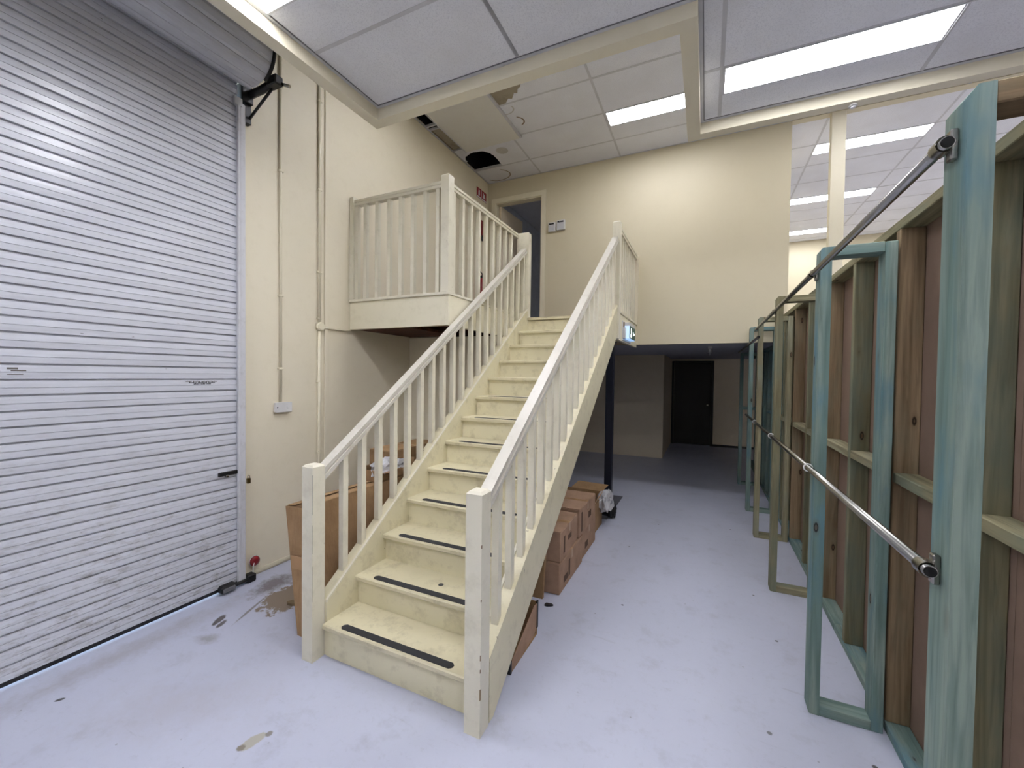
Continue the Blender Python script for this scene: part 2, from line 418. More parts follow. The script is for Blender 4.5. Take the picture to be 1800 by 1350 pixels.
# lit bay beyond: partition, far wall
st(multibox('wall_partition', [(.79, .876, YB + .1, 7.3, ZMZ, 4.75), (.79, .876, 8.2, 11.3, ZMZ, 4.75), (.79, .876, 7.3, 8.2, 4.4, 4.75)], 'wallup'), 'cream partition at the side of the mezzanine bay, with an added light gap', 'wall')  # unseen gap added so bay light reaches the dim room
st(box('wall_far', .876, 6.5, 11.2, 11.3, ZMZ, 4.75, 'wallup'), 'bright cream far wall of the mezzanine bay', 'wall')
# store below
st(multibox('wall_store', [(XW, -.755, 8.76, 8.86, 0, ZSF), (-.855, -.755, 8.86, 10.9, 0, ZSF), (-.855, -.74, 10.9, 11.0, 0, ZSF), (.16, 6.5, 10.9, 11.0, 0, ZSF), (-.74, .16, 10.9, 11.0, 2.0, ZSF)], 'dimwall'), 'dim cream walls of the store under the mezzanine', 'wall')
st(box('baseboard_store', .17, 1.2, 10.885, 10.899, 0, .05, 'darkdoor'), 'dark skirting in the store beside the black door', 'baseboard')
d3 = empty('door_3', (-.23, 10.9, 0)); st(d3, 'black door at the back of the dark store', 'door')
box('door_leaf', -.70, .12, 10.93, 10.97, .01, 1.99, 'darkdoor', d3, .004)
for x0, x1 in ((-.752, -.70), (.12, .18)): box('door_frame', x0, x1, 10.88, 10.90, 0, 2.03, 'darkdoor', d3, .003)
box('door_frame', -.70, .12, 10.88, 10.90, 1.99, 2.03, 'darkdoor', d3, .003)
lathe('door_knob', [(.012, 0), (.012, -.03), (.028, -.04), (.03, -.06), (.012, -.075)], (.05, 10.93, .98), 'chrome', d3, 'Y', 12)
st(multibox('wall_landing', [(XW, -2.09, 4.0, 4.08, 0, 2.06)], 'wall'), 'cream wall closing the space under the landing', 'wall')

# enclosing walls out of view
st(box('wall_front', XW - .2, 6.7, -4.2, -4.1, 0, 5.3, 'wall'), 'cream wall at the near end of the unit', 'wall')
st(box('wall_right', 6.5, 6.6, -4.2, 12.1, 0, 5.3, 'wall'), 'cream wall beyond the timber framing', 'wall')
st(box('wall_end', XW - .2, 6.6, 12.0, 12.1, 0, 5.3, 'wall'), 'outer end wall of the unit', 'wall')

# bulkhead of the lower ceiling
for k, (b, lab) in enumerate([((-2.410, -2.318, -4.1, 2.461, ZBM, ZHI + .01), 'cream bulkhead beside the roller shutter'), ((-2.410, -.078, 2.461, 2.550, ZBM, ZHI + .01), 'cream bulkhead across above the stair foot'),
                              ((-.172, -.078, 2.550, 3.735, ZBM, ZHI + .01), 'short cream bulkhead running away above the stair'), ((-.078, 6.5, 3.652, 3.735, ZBM, ZHI + .01), 'cream bulkhead across under the second ceiling lamp')]):
    o = box('trim_%d' % (k + 1), *b, 'beam'); st(o, lab, 'bulkhead')
o = box('edge_strip', -.172, -.078, 3.7351, 3.736, ZBM, ZBM + .01, 'beam'); bpy.data.objects.remove(o)

def ceiling(name, label, xs, ys, z, skip=(), lowangle=None):
    c = empty(name, (xs[0], ys[0], z)); st(c, label, 'ceiling')
    for i in range(len(xs) - 1):
        for j in range(len(ys) - 1):
            if (i, j) in skip: continue
            x0, x1 = xs[i], xs[i + 1]; y0, y1 = ys[j], ys[j + 1]
            box('ceiling_tile', x0 + .009, x1 - .009, y0 + .009, y1 - .009, z + .002 + random.uniform(0, .002), z + .018, 'tile', c)
    for x in xs[1:-1]: box('runner', x - .012, x + .012, ys[0], ys[-1], z, z + .03, 'tbar', c)
    for y in ys[1:-1]: box('cross_runner', xs[0], xs[-1], y - .012, y + .012, z + .0005, z + .03, 'tbar', c)
    return c

# lower ceiling (near): bay over the stair foot and bay to the right
LX = [-2.314, -1.129, .056, 1.241, 2.426, 3.611, 4.796, 6.5]
def lamp_cells(): pass
cA = ceiling('ceiling', 'lower tiled ceiling with a dark shadow-line edge above the stair foot', LX[:3] + [.056][:0] , [1.285, 1.88, 2.456], ZLO, skip={(0, 0)})
cB = ceiling('ceiling_right', 'lower tiled ceiling above the timber wall', [-.074, .056, 1.241, 2.426, 3.611, 4.796, 6.5], [1.285, 1.88, 2.475, 3.07, 3.648], ZLO, skip={(1, 3), (3, 3), (5, 3), (1, 0), (3, 0)})
# strip joining the two bays
for y0, y1 in ((1.285, 1.88), (1.88, 2.456)): box('ceiling_tile', -1.120, -.082, y0 + .009, y1 - .009, ZLO + .002, ZLO + .018, 'tile', cA)
box('runner', -1.141, -1.117, 1.285, 2.456, ZLO, ZLO + .03, 'tbar', cA)
box('cross_runner', -1.117, -.082, 1.868, 1.892, ZLO + .0005, ZLO + .03, 'tbar', cA)
# remaining parts of the half-lamp cells
for x0, x1 in ((.056, 1.241), (2.426, 3.611)):
    box('ceiling_tile', x0 + .009, x1 - .009, 3.357, 3.639, ZLO + .002, ZLO + .018, 'tile', cB)
    box('ceiling_tile', x0 + .009, x1 - .009, 1.572, 1.871, ZLO + .002, ZLO + .018, 'tile', cB)
box('ceiling_tile', 4.805, 6.49, 3.079, 3.639, ZLO + .002, ZLO + .018, 'tile', cB)
box('ceiling_tile', -2.305, -1.138, 1.572, 1.871, ZLO + .002, ZLO + .018, 'tile', cA)
# dark shadow angle along the edge
for b in ((-2.318, -2.296, 1.285, 2.461, ZLO - .004, ZLO + .001), (-2.296, -.078, 2.440, 2.461, ZLO - .004, ZLO + .001)): box('shadow_angle', *b, 'tbar', cA)
for b in ((-2.296, -2.290, 1.285, 2.440, ZLO - .001, ZLO + .004), (-2.290, -.078, 2.434, 2.440, ZLO - .001, ZLO + .004)): box('shadow_gap', *b, 'tbar2', cA)
for b in ((-.078, -.056, 2.461, 3.652, ZLO - .004, ZLO + .001), (-.056, 6.5, 3.630, 3.652, ZLO - .004, ZLO + .001)): box('shadow_angle', *b, 'tbar', cB)
for b in ((-.056, -.050, 2.461, 3.630, ZLO - .001, ZLO + .004), (-.050, 6.5, 3.624, 3.630, ZLO - .001, ZLO + .004)): box('shadow_gap', *b, 'tbar2', cB)
st(multibox('ceiling_near', [(-2.318, 6.5, -4.1, 1.285, ZLO + .002, ZLO + .02)], 'tile'), 'lower ceiling behind the camera', 'ceiling')

# upper ceiling over the landing
HX = [-3.244, -2.335, -1.146, .04, 1.23, 2.42, 3.61, 4.8, 6.5]; HY = [3.66, 4.275, 4.888, 5.495, 5.936]
cC = ceiling('ceiling_upper', 'upper tiled ceiling over the landing with stains and a broken hole', HX, HY, ZHI, skip={(0, 0), (0, 1), (0, 2), (2, 2), (4, 2)})
for x0, x1 in ((-1.146, .04), (1.23, 2.42)): box('ceiling_tile', x0 + .009, x1 - .009, 5.170, 5.486, ZHI + .002, ZHI + .018, 'tile', cC)
tag(prism_z('plasterboard_patch', [(-3.055, 3.60), (-2.222, 3.60), (-2.240, 4.925), (-3.050, 4.935)], ZHI - .022, ZHI - .006, 'board', cC), 'smooth pale patch panel')
box('patch_edge', -3.062, -3.046, 3.60, 4.94, ZHI - .026, ZHI + .02, 'tbar', cC)
box('patch_edge', -2.232, -2.206, 3.60, 4.92, ZHI - .026, ZHI + .02, 'tbar', cC)
# the torn tile
hole = []
for k in range(15):
    t = k / 14; a = math.pi * (1.0 - t)
    hole.append((-2.985 + .215 * math.cos(a) + random.uniform(-.012, .012), 5.20 - .0 + .19 * math.sin(a) * -1 + random.uniform(-.012, .012)))
poly = [(-2.347, 4.935), (-2.347, 5.486), (-2.775, 5.486), (-2.762, 5.30)] + [(x, y) for x, y in reversed(hole)] + [(-3.232, 5.10), (-3.232, 4.955)]
tag(prism_z('torn_tile', poly, ZHI + .002, ZHI + .018, 'tile', cC), 'tile torn open by a ragged dark hole')
box('dirty_tile', -3.215, -3.066, 4.36, 4.86, ZHI + .012, ZHI + .03, 'insul', cC)
box('broken_tile', -3.215, -3.07, 4.88, 4.99, ZHI - .004, ZHI + .012, 'tile', cC)
box('cross_runner', -3.23, -3.06, 4.33, 4.352, ZHI - .002, ZHI + .02, 'tbar', cC)
box('wall_angle', -3.244, -3.222, 3.66, 5.936, ZHI - .003, ZHI + .002, 'tbar', cC)
box('wall_angle', -3.222, .876, 5.922, 5.936, ZHI - .003, ZHI + .002, 'tbar', cC)
def ring(name, cx, cy, r, w, z, mat, parent, a0=0, a1=2 * math.pi, seg=28, sy=1):
    V, F = [], []
    for k in range(seg + 1):
        a = a0 + (a1 - a0) * k / seg; rr = r * (1 + .05 * math.sin(3 * a + 1))
        for q in (rr - w / 2, rr + w / 2): V.append((cx + q * math.cos(a), cy + sy * q * math.sin(a), z))
    for k in range(seg): F.append((2 * k, 2 * k + 1, 2 * k + 3, 2 * k + 2))
    return raw(name, V, F, mat, parent)
MATS['stain'] = m_flat('brown_water_stain', (150, 132, 112), .95)
MATS['stainl'] = m_flat('pale_water_stain', (206, 203, 198), .95)
ring('water_stain', -2.98, 5.72, .20, .016, ZHI + .0012, 'stain', cC, math.radians(-50), math.radians(150), sy=.9)
prism_z('water_stain', [(-2.60 + .085 * math.cos(a * .45), 5.13 + .085 * math.sin(a * .45)) for a in range(14)], ZHI + .0008, ZHI + .0018, 'stainl', cC)
ring('water_stain', -2.16, 4.62, .10, .018, ZHI + .0012, 'stain', cC, math.radians(-60), math.radians(60))
ring('water_stain', -2.17, 4.36, .09, .014, ZHI + .0012, 'stainl', cC, math.radians(-20), math.radians(150))
bl = [(-2.205, 3.95), (-2.205, 4.262), (-2.12, 4.262), (-2.06, 4.20), (-2.02, 4.22), (-1.96, 4.14), (-1.93, 4.16), (-1.90, 4.10), (-1.86, 4.08), (-1.80, 3.98), (-1.70, 3.9)]
tag(prism_z('peeling_stain', bl, ZHI + .0005, ZHI + .0018, 'insul', cC), 'brown peeling water stain')
# plain remainder of the upper ceiling and the void above it
st(multibox('ceiling_void', [(XW, -2.41, -4.1, 3.66, ZHI, ZHI + .02), (-2.41, -.172, 2.55, 3.66, ZHI, ZHI + .02)], 'tile'), 'upper ceiling strip beside the bulkhead', 'ceiling')
st(multibox('roof', [(XW - .2, 6.6, -4.2, 12.1, 5.3, 5.4)], 'void'), 'dark roof above the ceiling void', 'roof')

st(multibox('void_shade_sheet', [(XW, XW + .004, 2.6, YB, ZHI + .035, 5.3), (XW, .876, YB - .004, YB, ZHI + .035, 5.3), (XW, .876, 2.56, 2.6, ZHI + .035, 5.3)], 'void'), 'added dark sheets standing for shade in the void above the broken ceiling', 'wall')  # near-black sheets added to stand for shade inside the void
st(box('trim_5', .876, 6.5, YB, YB + .1, ZHI - .004, 5.3, 'wallup'), 'cream head over the open mezzanine bay', 'bulkhead')
# ceiling of the lit mezzanine bay
EX = [.876, 1.253, 2.433, 3.613, 4.793, 6.5]; EY = [6.036] + [6.67 + .617 * k for k in range(8)] + [11.2]
cD = ceiling('ceiling_bay', 'tiled ceiling of the lit mezzanine bay with lamp rows', EX, EY, ZHI, skip={(i, j) for i in (1, 3) for j in (1, 4, 7)})
for i in (1, 3):
    for j in (1, 4, 7):
        if EY[j] + .31 < EY[j + 1]: box('ceiling_tile', EX[i] + .009, EX[i + 1] - .009, EY[j] + .305, EY[j + 1] - .009, ZHI + .002, ZHI + .018, 'tile', cD)

# ------------------------------------------------------------------ ceiling lamps
def troffer(x0, y0, z, label, group=None, w=1.16, d=.262):
    t = empty('ceiling_light', (x0 + w / 2, y0 + d / 2, z)); tag(t, label, 'ceiling light', group)
    e = .012
    for b in ((x0 - e, x0, y0 - e, y0 + d + e), (x0 + w, x0 + w + e, y0 - e, y0 + d + e), (x0, x0 + w, y0 - e, y0), (x0, x0 + w, y0 + d, y0 + d + e)):
        box('frame', *b, z - .003, z + .05, 'tbar', t)
    box('diffuser', x0, x0 + w, y0, y0 + d, z + .004, z + .012, 'lamp', t)
    box('housing', x0, x0 + w, y0, y0 + d, z + .02, z + .05, 'tbar', t)
    return t
troffer(-2.292, 1.297, ZLO, 'lit rectangular troffer in the lower ceiling, cut by the top edge near the shutter')
troffer(.079, 3.082, ZLO, 'largest lit troffer, in the lower ceiling above the timber wall')
troffer(-1.121, 4.900, ZHI, 'lit troffer in the upper ceiling above the landing')
for (x, y, lab) in [(1.265, 6.683, 'nearest lit troffer in the mezzanine bay, crossed by the cream post'), (1.265, 8.532, 'middle lit troffer row of the mezzanine bay, crossed by the cream post'), (1.265, 10.383, 'farthest lit troffer in the mezzanine bay, above the far wall')]:
    troffer(x, y, ZHI, lab)
OFF = 'unseen troffer added in the lower ceiling to light the room'  # unseen lamps, added only to light the room
for (x, y) in [(.079, 1.297), (2.45, 3.082), (2.45, 1.297)]: troffer(x, y, ZLO, OFF, 'added unseen troffers')
for (x, y) in [(-2.292, -.50), (.079, -.50), (2.45, -.50), (-2.292, -2.3), (.079, -2.3), (2.45, -2.3)]: troffer(x, y, ZLO - .002, OFF, 'added unseen troffers')
troffer(-2.322, 3.05, ZHI - .004, 'unseen troffer added behind the stair foot bulkhead to brighten the upper ceiling')  # added lamp, kept out of view, brightens upper ceiling and left wall
troffer(1.255, 4.900, ZHI, 'unseen troffer added for light in the upper ceiling past the bulkhead')  # unseen lamp added for its light over the bulkhead
for y in (6.683, 8.532, 10.383): troffer(3.63, y, ZHI, 'unseen troffer added for light in the mezzanine bay', 'added unseen bay troffers')  # unseen second column of lamps, added to light the bay
b = empty('batten_light', (.05, 8.5, ZSF)); tag(b, 'unlit white batten light under the dark soffit', 'batten light')
box('housing', .02, .08, 6.45, 7.65, ZSF - .035, ZSF, 'white', b, .004)
tube('fluorescent_tube', [(.05, 6.48, ZSF - .06), (.05, 7.62, ZSF - .06)], .014, 'white', b)
for y in (6.47, 7.60): box('tube_holder', .04, .06, y, y + .03, ZSF - .075, ZSF - .035, 'white', b)

# ------------------------------------------------------------------ roller shutter
d1 = empty('door_1', (XW, .2, 0)); st(d1, 'scuffed white steel roller shutter on the left wall', 'door')
PIT = .0812; Y0, Y1 = -1.60, 1.945; XS = -3.212
prof = [(-.003, 0), (.015, 0), (.0165, .0015), (.0165, .0325), (.012, .0335), (.012, .0355), (.0155, .0365), (.014, .055), (.012, .0705), (.001, .0725), (0, PIT), (-.003, PIT)]
sl = None; NSL = 47
for k in range(NSL):
    z = .036 + k * PIT
    if sl is None:
        sl = prism_y('slat', [(XS + x, z + zz) for x, zz in prof], Y0, Y1, 'slat', d1)
        slz = WLOC[sl.name].copy()
    else:
        link('slat', sl.data, d1, slz + Vector((0, 0, k * PIT)))
box('bottom_bar', XS - .004, XS + .014, Y0, Y1, .012, .036, 'black', d1)
box('guide', -3.246, -3.17, Y1 + .004, Y1 + .044, 0.01, 3.63, 'white2', d1, .004)
box('guide_lip', -3.19, -3.166, Y1 - .012, Y1 + .004, 0.01, 3.63, 'white2', d1, .002)
box('guide_bracket', -3.19, -3.165, Y1 - .04, Y1 + .02, 3.60, 3.66, 'white2', d1, .004)
RC = (-3.028, 3.912); RR = .200
for k in range(15):
    a0 = 2 * math.pi * k / 15; a1 = 2 * math.pi * (k + .97) / 15
    P = []
    for q in range(5):
        a = a0 + (a1 - a0) * q / 4; rr = RR + (.004 if 0 < q < 4 else -.002); P.append((RC[0] + rr * math.cos(a), RC[1] + rr * math.sin(a)))
    for q in range(4, -1, -1):
        a = a0 + (a1 - a0) * q / 4; P.append((RC[0] + (RR - .012) * math.cos(a), RC[1] + (RR - .012) * math.sin(a)))
    prism_y('rolled_slat', P, Y0, Y1 + .02, 'slat', d1)
lathe('drum', [(RR - .02, Y0 + .01), (RR - .02, Y1 + .01)], (RC[0], 0, RC[1]), 'black', d1, 'Y', 24)
lathe('axle', [(.03, Y1), (.03, Y1 + .10)], (RC[0], 0, RC[1]), 'black', d1, 'Y', 14)
tube('end_rim', [(RC[0] + (RR + .01) * math.cos(a), Y1 + .028, RC[1] + (RR + .01) * math.sin(a)) for a in [math.radians(x) for x in range(-60, 121, 10)]], .012, 'black', d1, 8)
# bracket
box('bracket_plate', XW + .001, XW + .05, 2.0, 2.05, 3.52, 3.80, 'black', d1, .004)
box('bracket_plate', XW + .0, XW + .075, 1.96, 2.05, 3.66, 3.79, 'black', d1, .006)
tube('bracket_arm', [(XW + .02, 2.03, 3.735), (-3.05, 2.03, 3.735), (-2.86, 2.03, 3.755)], .028, 'black', d1, 8)
tube('bracket_strut', [(XW + .04, 2.035, 3.56), (-2.93, 2.035, 3.72)], .010, 'black', d1, 8)
box('bracket_head', -2.95, -2.845, 1.995, 2.06, 3.715, 3.785, 'black', d1, .008)
tube('axle_bolt', [(-2.86, 2.05, 3.74), (-2.79, 2.07, 3.715)], .012, 'chrome', d1, 8)
# latch, lock and print
lt = box('slide_latch', -3.196, -3.178, 1.80, 1.935, .862, .892, 'black', d1, .004)
box('latch_knob', -3.186, -3.165, 1.845, 1.862, .850, .870, 'chrome', lt, .003)
lk = empty('bottom_lock', (-3.17, 1.86, 0)); lk.parent = d1; lk.location = Vector((-3.17, 1.86, 0)) - wl(d1)
bpy.data.objects.remove(lk)
lb = box('bottom_lock', -3.19, -3.13, 1.79, 1.90, .012, .065, 'black', d1, .012)
box('lock_cover', -3.135, -3.122, 1.80, 1.885, .02, .05, 'tbar2', lb, .004)
tube('lock_rod', [(-3.165, 1.88, .03), (-3.165, 2.05, .03)], .014, 'black', lb, 8)
box('lock_foot', -3.215, -3.15, 1.99, 2.06, .0, .06, 'black', d1, .008)
for q, (s, zz, sz, y) in enumerate([('Shutter Service & Repairs', 1.568, .016, 1.705), ('Roller Shutter Doors', 1.556, .014, 1.705), ('9000 000 000', 1.544, .014, 1.705)]): pass
def dashes(name, x, y0, z, groups, h, mat, parent):
    bs = []; y = y0
    for g in groups:
        for c in range(g):
            bs.append((x, x + .0006, y, y + .0055, z, z + h * (.75 if (c * 7 + g) % 3 else 1.0))); y += .0075
        y += .007
    return multibox(name, bs, mat, parent)
dashes('print_line', -3.1970, 1.600, 1.5560, [5, 6, 7, 6], .008, 'greyink', d1)
dashes('print_line', -3.1970, 1.622, 1.5470, [6, 8, 6], .009, 'ink', d1)
dashes('print_line', -3.1969, 1.648, 1.5380, [5, 4, 4], .009, 'ink', d1)
for (a, b, c, d, x) in ((.807, .845, 1.628, 1.637, -3.1962), (.82, .873, 1.619, 1.625, -3.1962), (.807, .862, 1.600, 1.604, -3.1948)): box('sticker_remnant', -3.2, x, a, b, c, d, 'greyink', d1)
pl = empty('padlock', (-3.16, 1.998, .79)); tag(pl, 'small brass padlock on the shutter guide', 'padlock')
box('lock_body', -3.172, -3.150, 1.991, 2.015, .775, .815, 'brass', pl, .003)
tube('shackle', [(-3.161, 1.995, .812), (-3.161, 1.995, .832), (-3.161, 2.002, .838), (-3.161, 2.010, .832), (-3.161, 2.010, .812)], .0025, 'chrome', pl, 6)

# red cap on a cord by the shutter foot
rc = empty('red_plug', (-3.20, 2.07, .1)); tag(rc, 'red round plug hanging on a white cord beside the shutter guide', 'plug')
lathe('plug_body', [(.012, 0), (.034, .006), (.040, .02), (.036, .035), (.014, .044)], (-3.238, 2.085, .13), 'red', rc, 'X', 16)
lathe('plug_band', [(.041, .015), (.0415, .019), (.041, .023)], (-3.238, 2.085, .13), 'white', rc, 'X', 16)
tube('cord', [(-3.20, 2.075, .135), (-3.195, 2.062, .10), (-3.19, 2.055, .05), (-3.18, 2.03, .03), (-3.16, 2.0, .01)], .004, 'white', rc, 6)

# ------------------------------------------------------------------ conduits and wall fittings on the left wall
def conduit(name, pts, label, r=.011, clips=()):
    c = empty(name, pts[0]); tag(c, label, 'conduit')
    for q in range(0, len(pts), 2): tube('pipe', pts[q:q + 2], r, 'conduit', c, 10)
    for (y, z) in clips: box('saddle_clip', XW, XW + .028, y - .022, y + .022, z - .008, z + .008, 'conduit', c, .003)
    return c
conduit('conduit', [(XW + .013, 2.315, 4.70), (XW + .013, 2.315, 1.375)], 'thin cream conduit dropping to the white wall switch', .011, [(2.315, z) for z in (4.0, 3.3, 2.27, 1.66)])
conduit('conduit', [(XW + .015, 2.695, 4.70), (XW + .015, 2.695, 2.099), (XW + .015, 2.695, 2.013), (XW + .015, 2.695, .02)], 'long cream conduit beside the wall joint, floor to ceiling', .014, [(2.695, z) for z in (4.1, 3.3, 2.55, 2.13, 1.55, .9)])
conduit('conduit', [(XW + .013, 2.750, 2.052), (XW + .013, 3.065, 2.048)], 'short level cream conduit running into the landing fascia', .010)
jb = empty('junction_box', (XW, 2.705, 2.05)); tag(jb, 'round cream junction box on the long conduit', 'junction box')
lathe('box_body', [(.042, 0), (.042, .030), (.038, .034)], (XW, 2.705, 2.056), 'conduit', jb, 'X', 16)
lathe('box_lid', [(.034, .034), (.032, .038)], (XW, 2.705, 2.056), 'conduit', jb, 'X', 16)
so = empty('wall_switch', (XW, 2.33, 1.33)); tag(so, 'white double wall switch below the thin conduit', 'switch')
box('mount_box', XW, XW + .03, 2.262, 2.402, 1.298, 1.376, 'white', so, .003)
fp = box('face_plate', XW + .03, XW + .038, 2.256, 2.406, 1.294, 1.380, 'white', so, .003)
box('rocker', XW + .038, XW + .043, 2.355, 2.372, 1.326, 1.346, 'white', fp, .002)
lathe('indicator', [(.006, .038), (.006, .040)], (XW, 2.272, 1.337), 'ink', fp, 'X', 10)

# fire sign and extinguisher by the upstairs door
fs = empty('fire_sign', (XW, 5.70, 4.36)); tag(fs, 'small red fire equipment sign on the left wall beside the doorway', 'sign')
box('panel', XW, XW + .004, 5.555, 5.855, 4.375, 4.525, 'signred', fs)
box('text_strip', XW + .004, XW + .0052, 5.56, 5.85, 4.378, 4.40, 'signwhite', fs)
def lay(name, boxes, mat, par):  # (y0,y1,z0,z1)
    return multibox(name, [(XW + .004, XW + .0055, *b) for b in boxes], mat, par)
lay('extinguisher_symbol', [(5.605, 5.645, 4.415, 4.485), (5.615, 5.635, 4.485, 4.50), (5.60, 5.62, 4.497, 4.505), (5.635, 5.652, 4.492, 4.498)], 'signwhite', fs)
lay('divider', [(5.698, 5.706, 4.405, 4.52)], 'signwhite', fs)
lay('hand_and_flame_symbol', [(5.74, 5.82, 4.42, 4.45), (5.755, 5.80, 4.45, 4.475), (5.75, 5.775, 4.475, 4.498), (5.79, 5.81, 4.475, 4.488)], 'signwhite', fs)
text('lettering', 'FIRE', .016, (XW + .0056, 5.705, 4.389), (math.pi / 2, 0, math.pi / 2), 'signred', fs)
ex = empty('fire_extinguisher', (XW + .09, 5.58, 2.95)); tag(ex, 'red fire extinguisher on the left wall seen through the balusters', 'fire extinguisher')
lathe('cylinder', [(.055, 0), (.066, .012), (.066, .40), (.055, .45), (.028, .475), (.028, .50)], (XW + .085, 5.60, 2.62), 'red', ex, 'Z', 18)
box('label_panel', XW + .149, XW + .1525, 5.57, 5.63, 2.76, 2.92, 'signwhite', ex)
box('valve', XW + .065, XW + .105, 5.575, 5.625, 3.12, 3.16, 'black', ex, .004)
tube('handle', [(XW + .085, 5.60, 3.16), (XW + .11, 5.56, 3.18), (XW + .12, 5.49, 3.19)], .008, 'black', ex, 6)
tube('hose', [(XW + .085, 5.62, 3.14), (XW + .10, 5.69, 3.12), (XW + .11, 5.70, 3.01), (XW + .10, 5.69, 2.81)], .010, 'black', ex, 6)
box('wall_bracket', XW, XW + .03, 5.56, 5.64, 2.86, 2.96, 'black', ex)
ho = empty('hose_tag', (XW, 5.745, 3.74)); tag(ho, 'narrow red and black tag on the left wall above the extinguisher', 'tag')
box('tag_card', XW, XW + .012, 5.70, 5.79, 3.82, 4.06, 'red', ho, .004)
box('tag_clip', XW, XW + .016, 5.715, 5.785, 3.74, 3.83, 'black', ho, .004)

for (x0, x1, z0, z1, lab) in ((-2.196, -2.084, 3.795, 3.935, 'left one of two small light controls beside the doorway'), (-2.064, -1.936, 3.803, 3.950, 'right one of two small light controls beside the doorway')):
    s = empty('light_control', ((x0 + x1) / 2, YB, z0)); tag(s, lab, 'light switch', 'light controls by the doorway')
    box('case', x0, x1, YB - .035, YB, z0, z1, 'white', s, .005)
    f = box('face_plate', x0 + .01, x1 - .014, YB - .039, YB - .035, z0 + .012, z1 - .01, 'tbar', s, .002)
    box('display', x0 + .016, x1 - .02, YB - .0405, YB - .039, z1 - .038, z1 - .016, 'ink', f)
    lathe('button', [(.005, -.039), (.004, -.042)], ((x0 + x1) / 2 - .01, YB, z1 - .027), 'white', f, 'Y', 8)

# hook ring on the bulkhead
hk = empty('detector', (.93, 3.69, ZBM)); tag(hk, 'small round white detector under the bulkhead beside the cream post', 'detector')
lathe('base', [(.026, 0), (.026, -.012)], (.905, 3.70, ZBM), 'white', hk, 'Z', 18)
lathe('lens', [(.018, -.012), (.012, -.024)], (.905, 3.70, ZBM), 'tbar', hk, 'Z', 14)

# ------------------------------------------------------------------ staircase
RISE, GO = .1764, .2424; N1Y, N1Z = 1.652, .1967
XLI, XRI = -1.947, -.968
stair = empty('staircase', (-1.46, 1.68, 0)); tag(stair, 'straight cream painted timber staircase with balustrades rising to the landing', 'staircase')
def noz(k): return N1Y + GO * (k - 1), N1Z + RISE * (k - 1)
for k in range(1, 13):
    y, z = noz(k)
    pr = [(y + .006, z - .032), (y, z - .026), (y, z - .006), (y + .006, z), (y + GO + .045, z), (y + GO + .045, z - .032)]
    tr = prism_x('tread', pr, XLI, XRI, 'tread', stair)
    zb = 0 if k == 1 else noz(k - 1)[1]
    box('riser', XLI, XRI, y + .028, y + .046, zb, z - .032, 'stair', stair)
    box('scotia', XLI, XRI, y + .016, y + .028, z - .044, z - .032, 'stair', tr)
    if k <= 8:
        x0, x1 = (-1.838 + .006 * (k % 3), -1.085 - .006 * (k % 2)); yy0, yy1 = y + .018, y + .062; c = .014
        prism_z('grip_strip', [(x0 + c, yy0), (x1 - c, yy0), (x1, yy0 + c), (x1, yy1 - c), (x1 - c, yy1), (x0 + c, yy1), (x0, yy1 - c), (x0, yy0 + c)], z + .0005, z + .0025, 'grip', tr)
    if k == 2: lathe('spot', [(.016, 0), (.016, .0012)], (-1.406, y + .143, z + .0002), 'grip', tr, 'Z', 16)
y, z = noz(13)
box('riser', XLI, XRI, y + .028, y + .046, noz(12)[1], z - .032, 'stair', stair)
SL = RISE / GO
def strz(yy): return .308 + SL * (yy - 1.684)
for (x0, x1, nm) in ((XRI, -.885, 'R'), (-2.032, XLI, 'L')):
    b0 = 1.684; zb = lambda q: strz(q) - .338
    yfl = 1.684 + .338 / SL - .308 / SL
    pr = [(b0, 0), (b0, strz(b0)), (4.575, strz(4.575)), (4.575, max(zb(4.575), 2.0)), (4.575, zb(4.575)), (1.684 + (.338 - .308) / SL, 0)]
    prism_x('stringer', pr, x0, x1, 'stair', stair)
    # raised inner bead of the stringer cap
    xb = (x0, x0 + .014) if nm == 'R' else (x1 - .014, x1)
    prism_x('cap_bead', [(b0, strz(b0)), (b0, strz(b0) + .014), (4.575, strz(4.575) + .014), (4.575, strz(4.575))], xb[0], xb[1], 'rail', stair)
def newel(x0, x1, y0, y1, z0, z1, name='newel_post', par=stair, mat='rail'):
    b = .012; zt = z1 - .012
    V = [(x0, y0, z0), (x1, y0, z0), (x1, y1, z0), (x0, y1, z0), (x0, y0, zt), (x1, y0, zt), (x1, y1, zt), (x0, y1, zt), (x0 + b, y0 + b, z1), (x1 - b, y0 + b, z1), (x1 - b, y1 - b, z1), (x0 + b, y1 - b, z1)]
    F = [(3, 2, 1, 0), (0, 1, 5, 4), (1, 2, 6, 5), (2, 3, 7, 6), (3, 0, 4, 7), (4, 5, 9, 8), (5, 6, 10, 9), (6, 7, 11, 10), (7, 4, 8, 11), (8, 9, 10, 11)]
    return raw(name, V, F, mat, par)
newel(-.965, -.882, 1.588, 1.672, 0, 1.108)
newel(-2.047, -1.964, 1.598, 1.682, 0, 1.112)
newel(-2.100, -1.945, 4.575, 4.655, ZMZ - .25, 3.345)
newel(-.952, -.868, 4.575, 4.660, ZSF - .03, 3.325)
RT0, RT1 = (1.672, 1.072), (4.575, 3.152)
RSL = (RT1[1] - RT0[1]) / (RT1[0] - RT0[0])
def railz(yy): return RT0[1] + RSL * (yy - RT0[0])
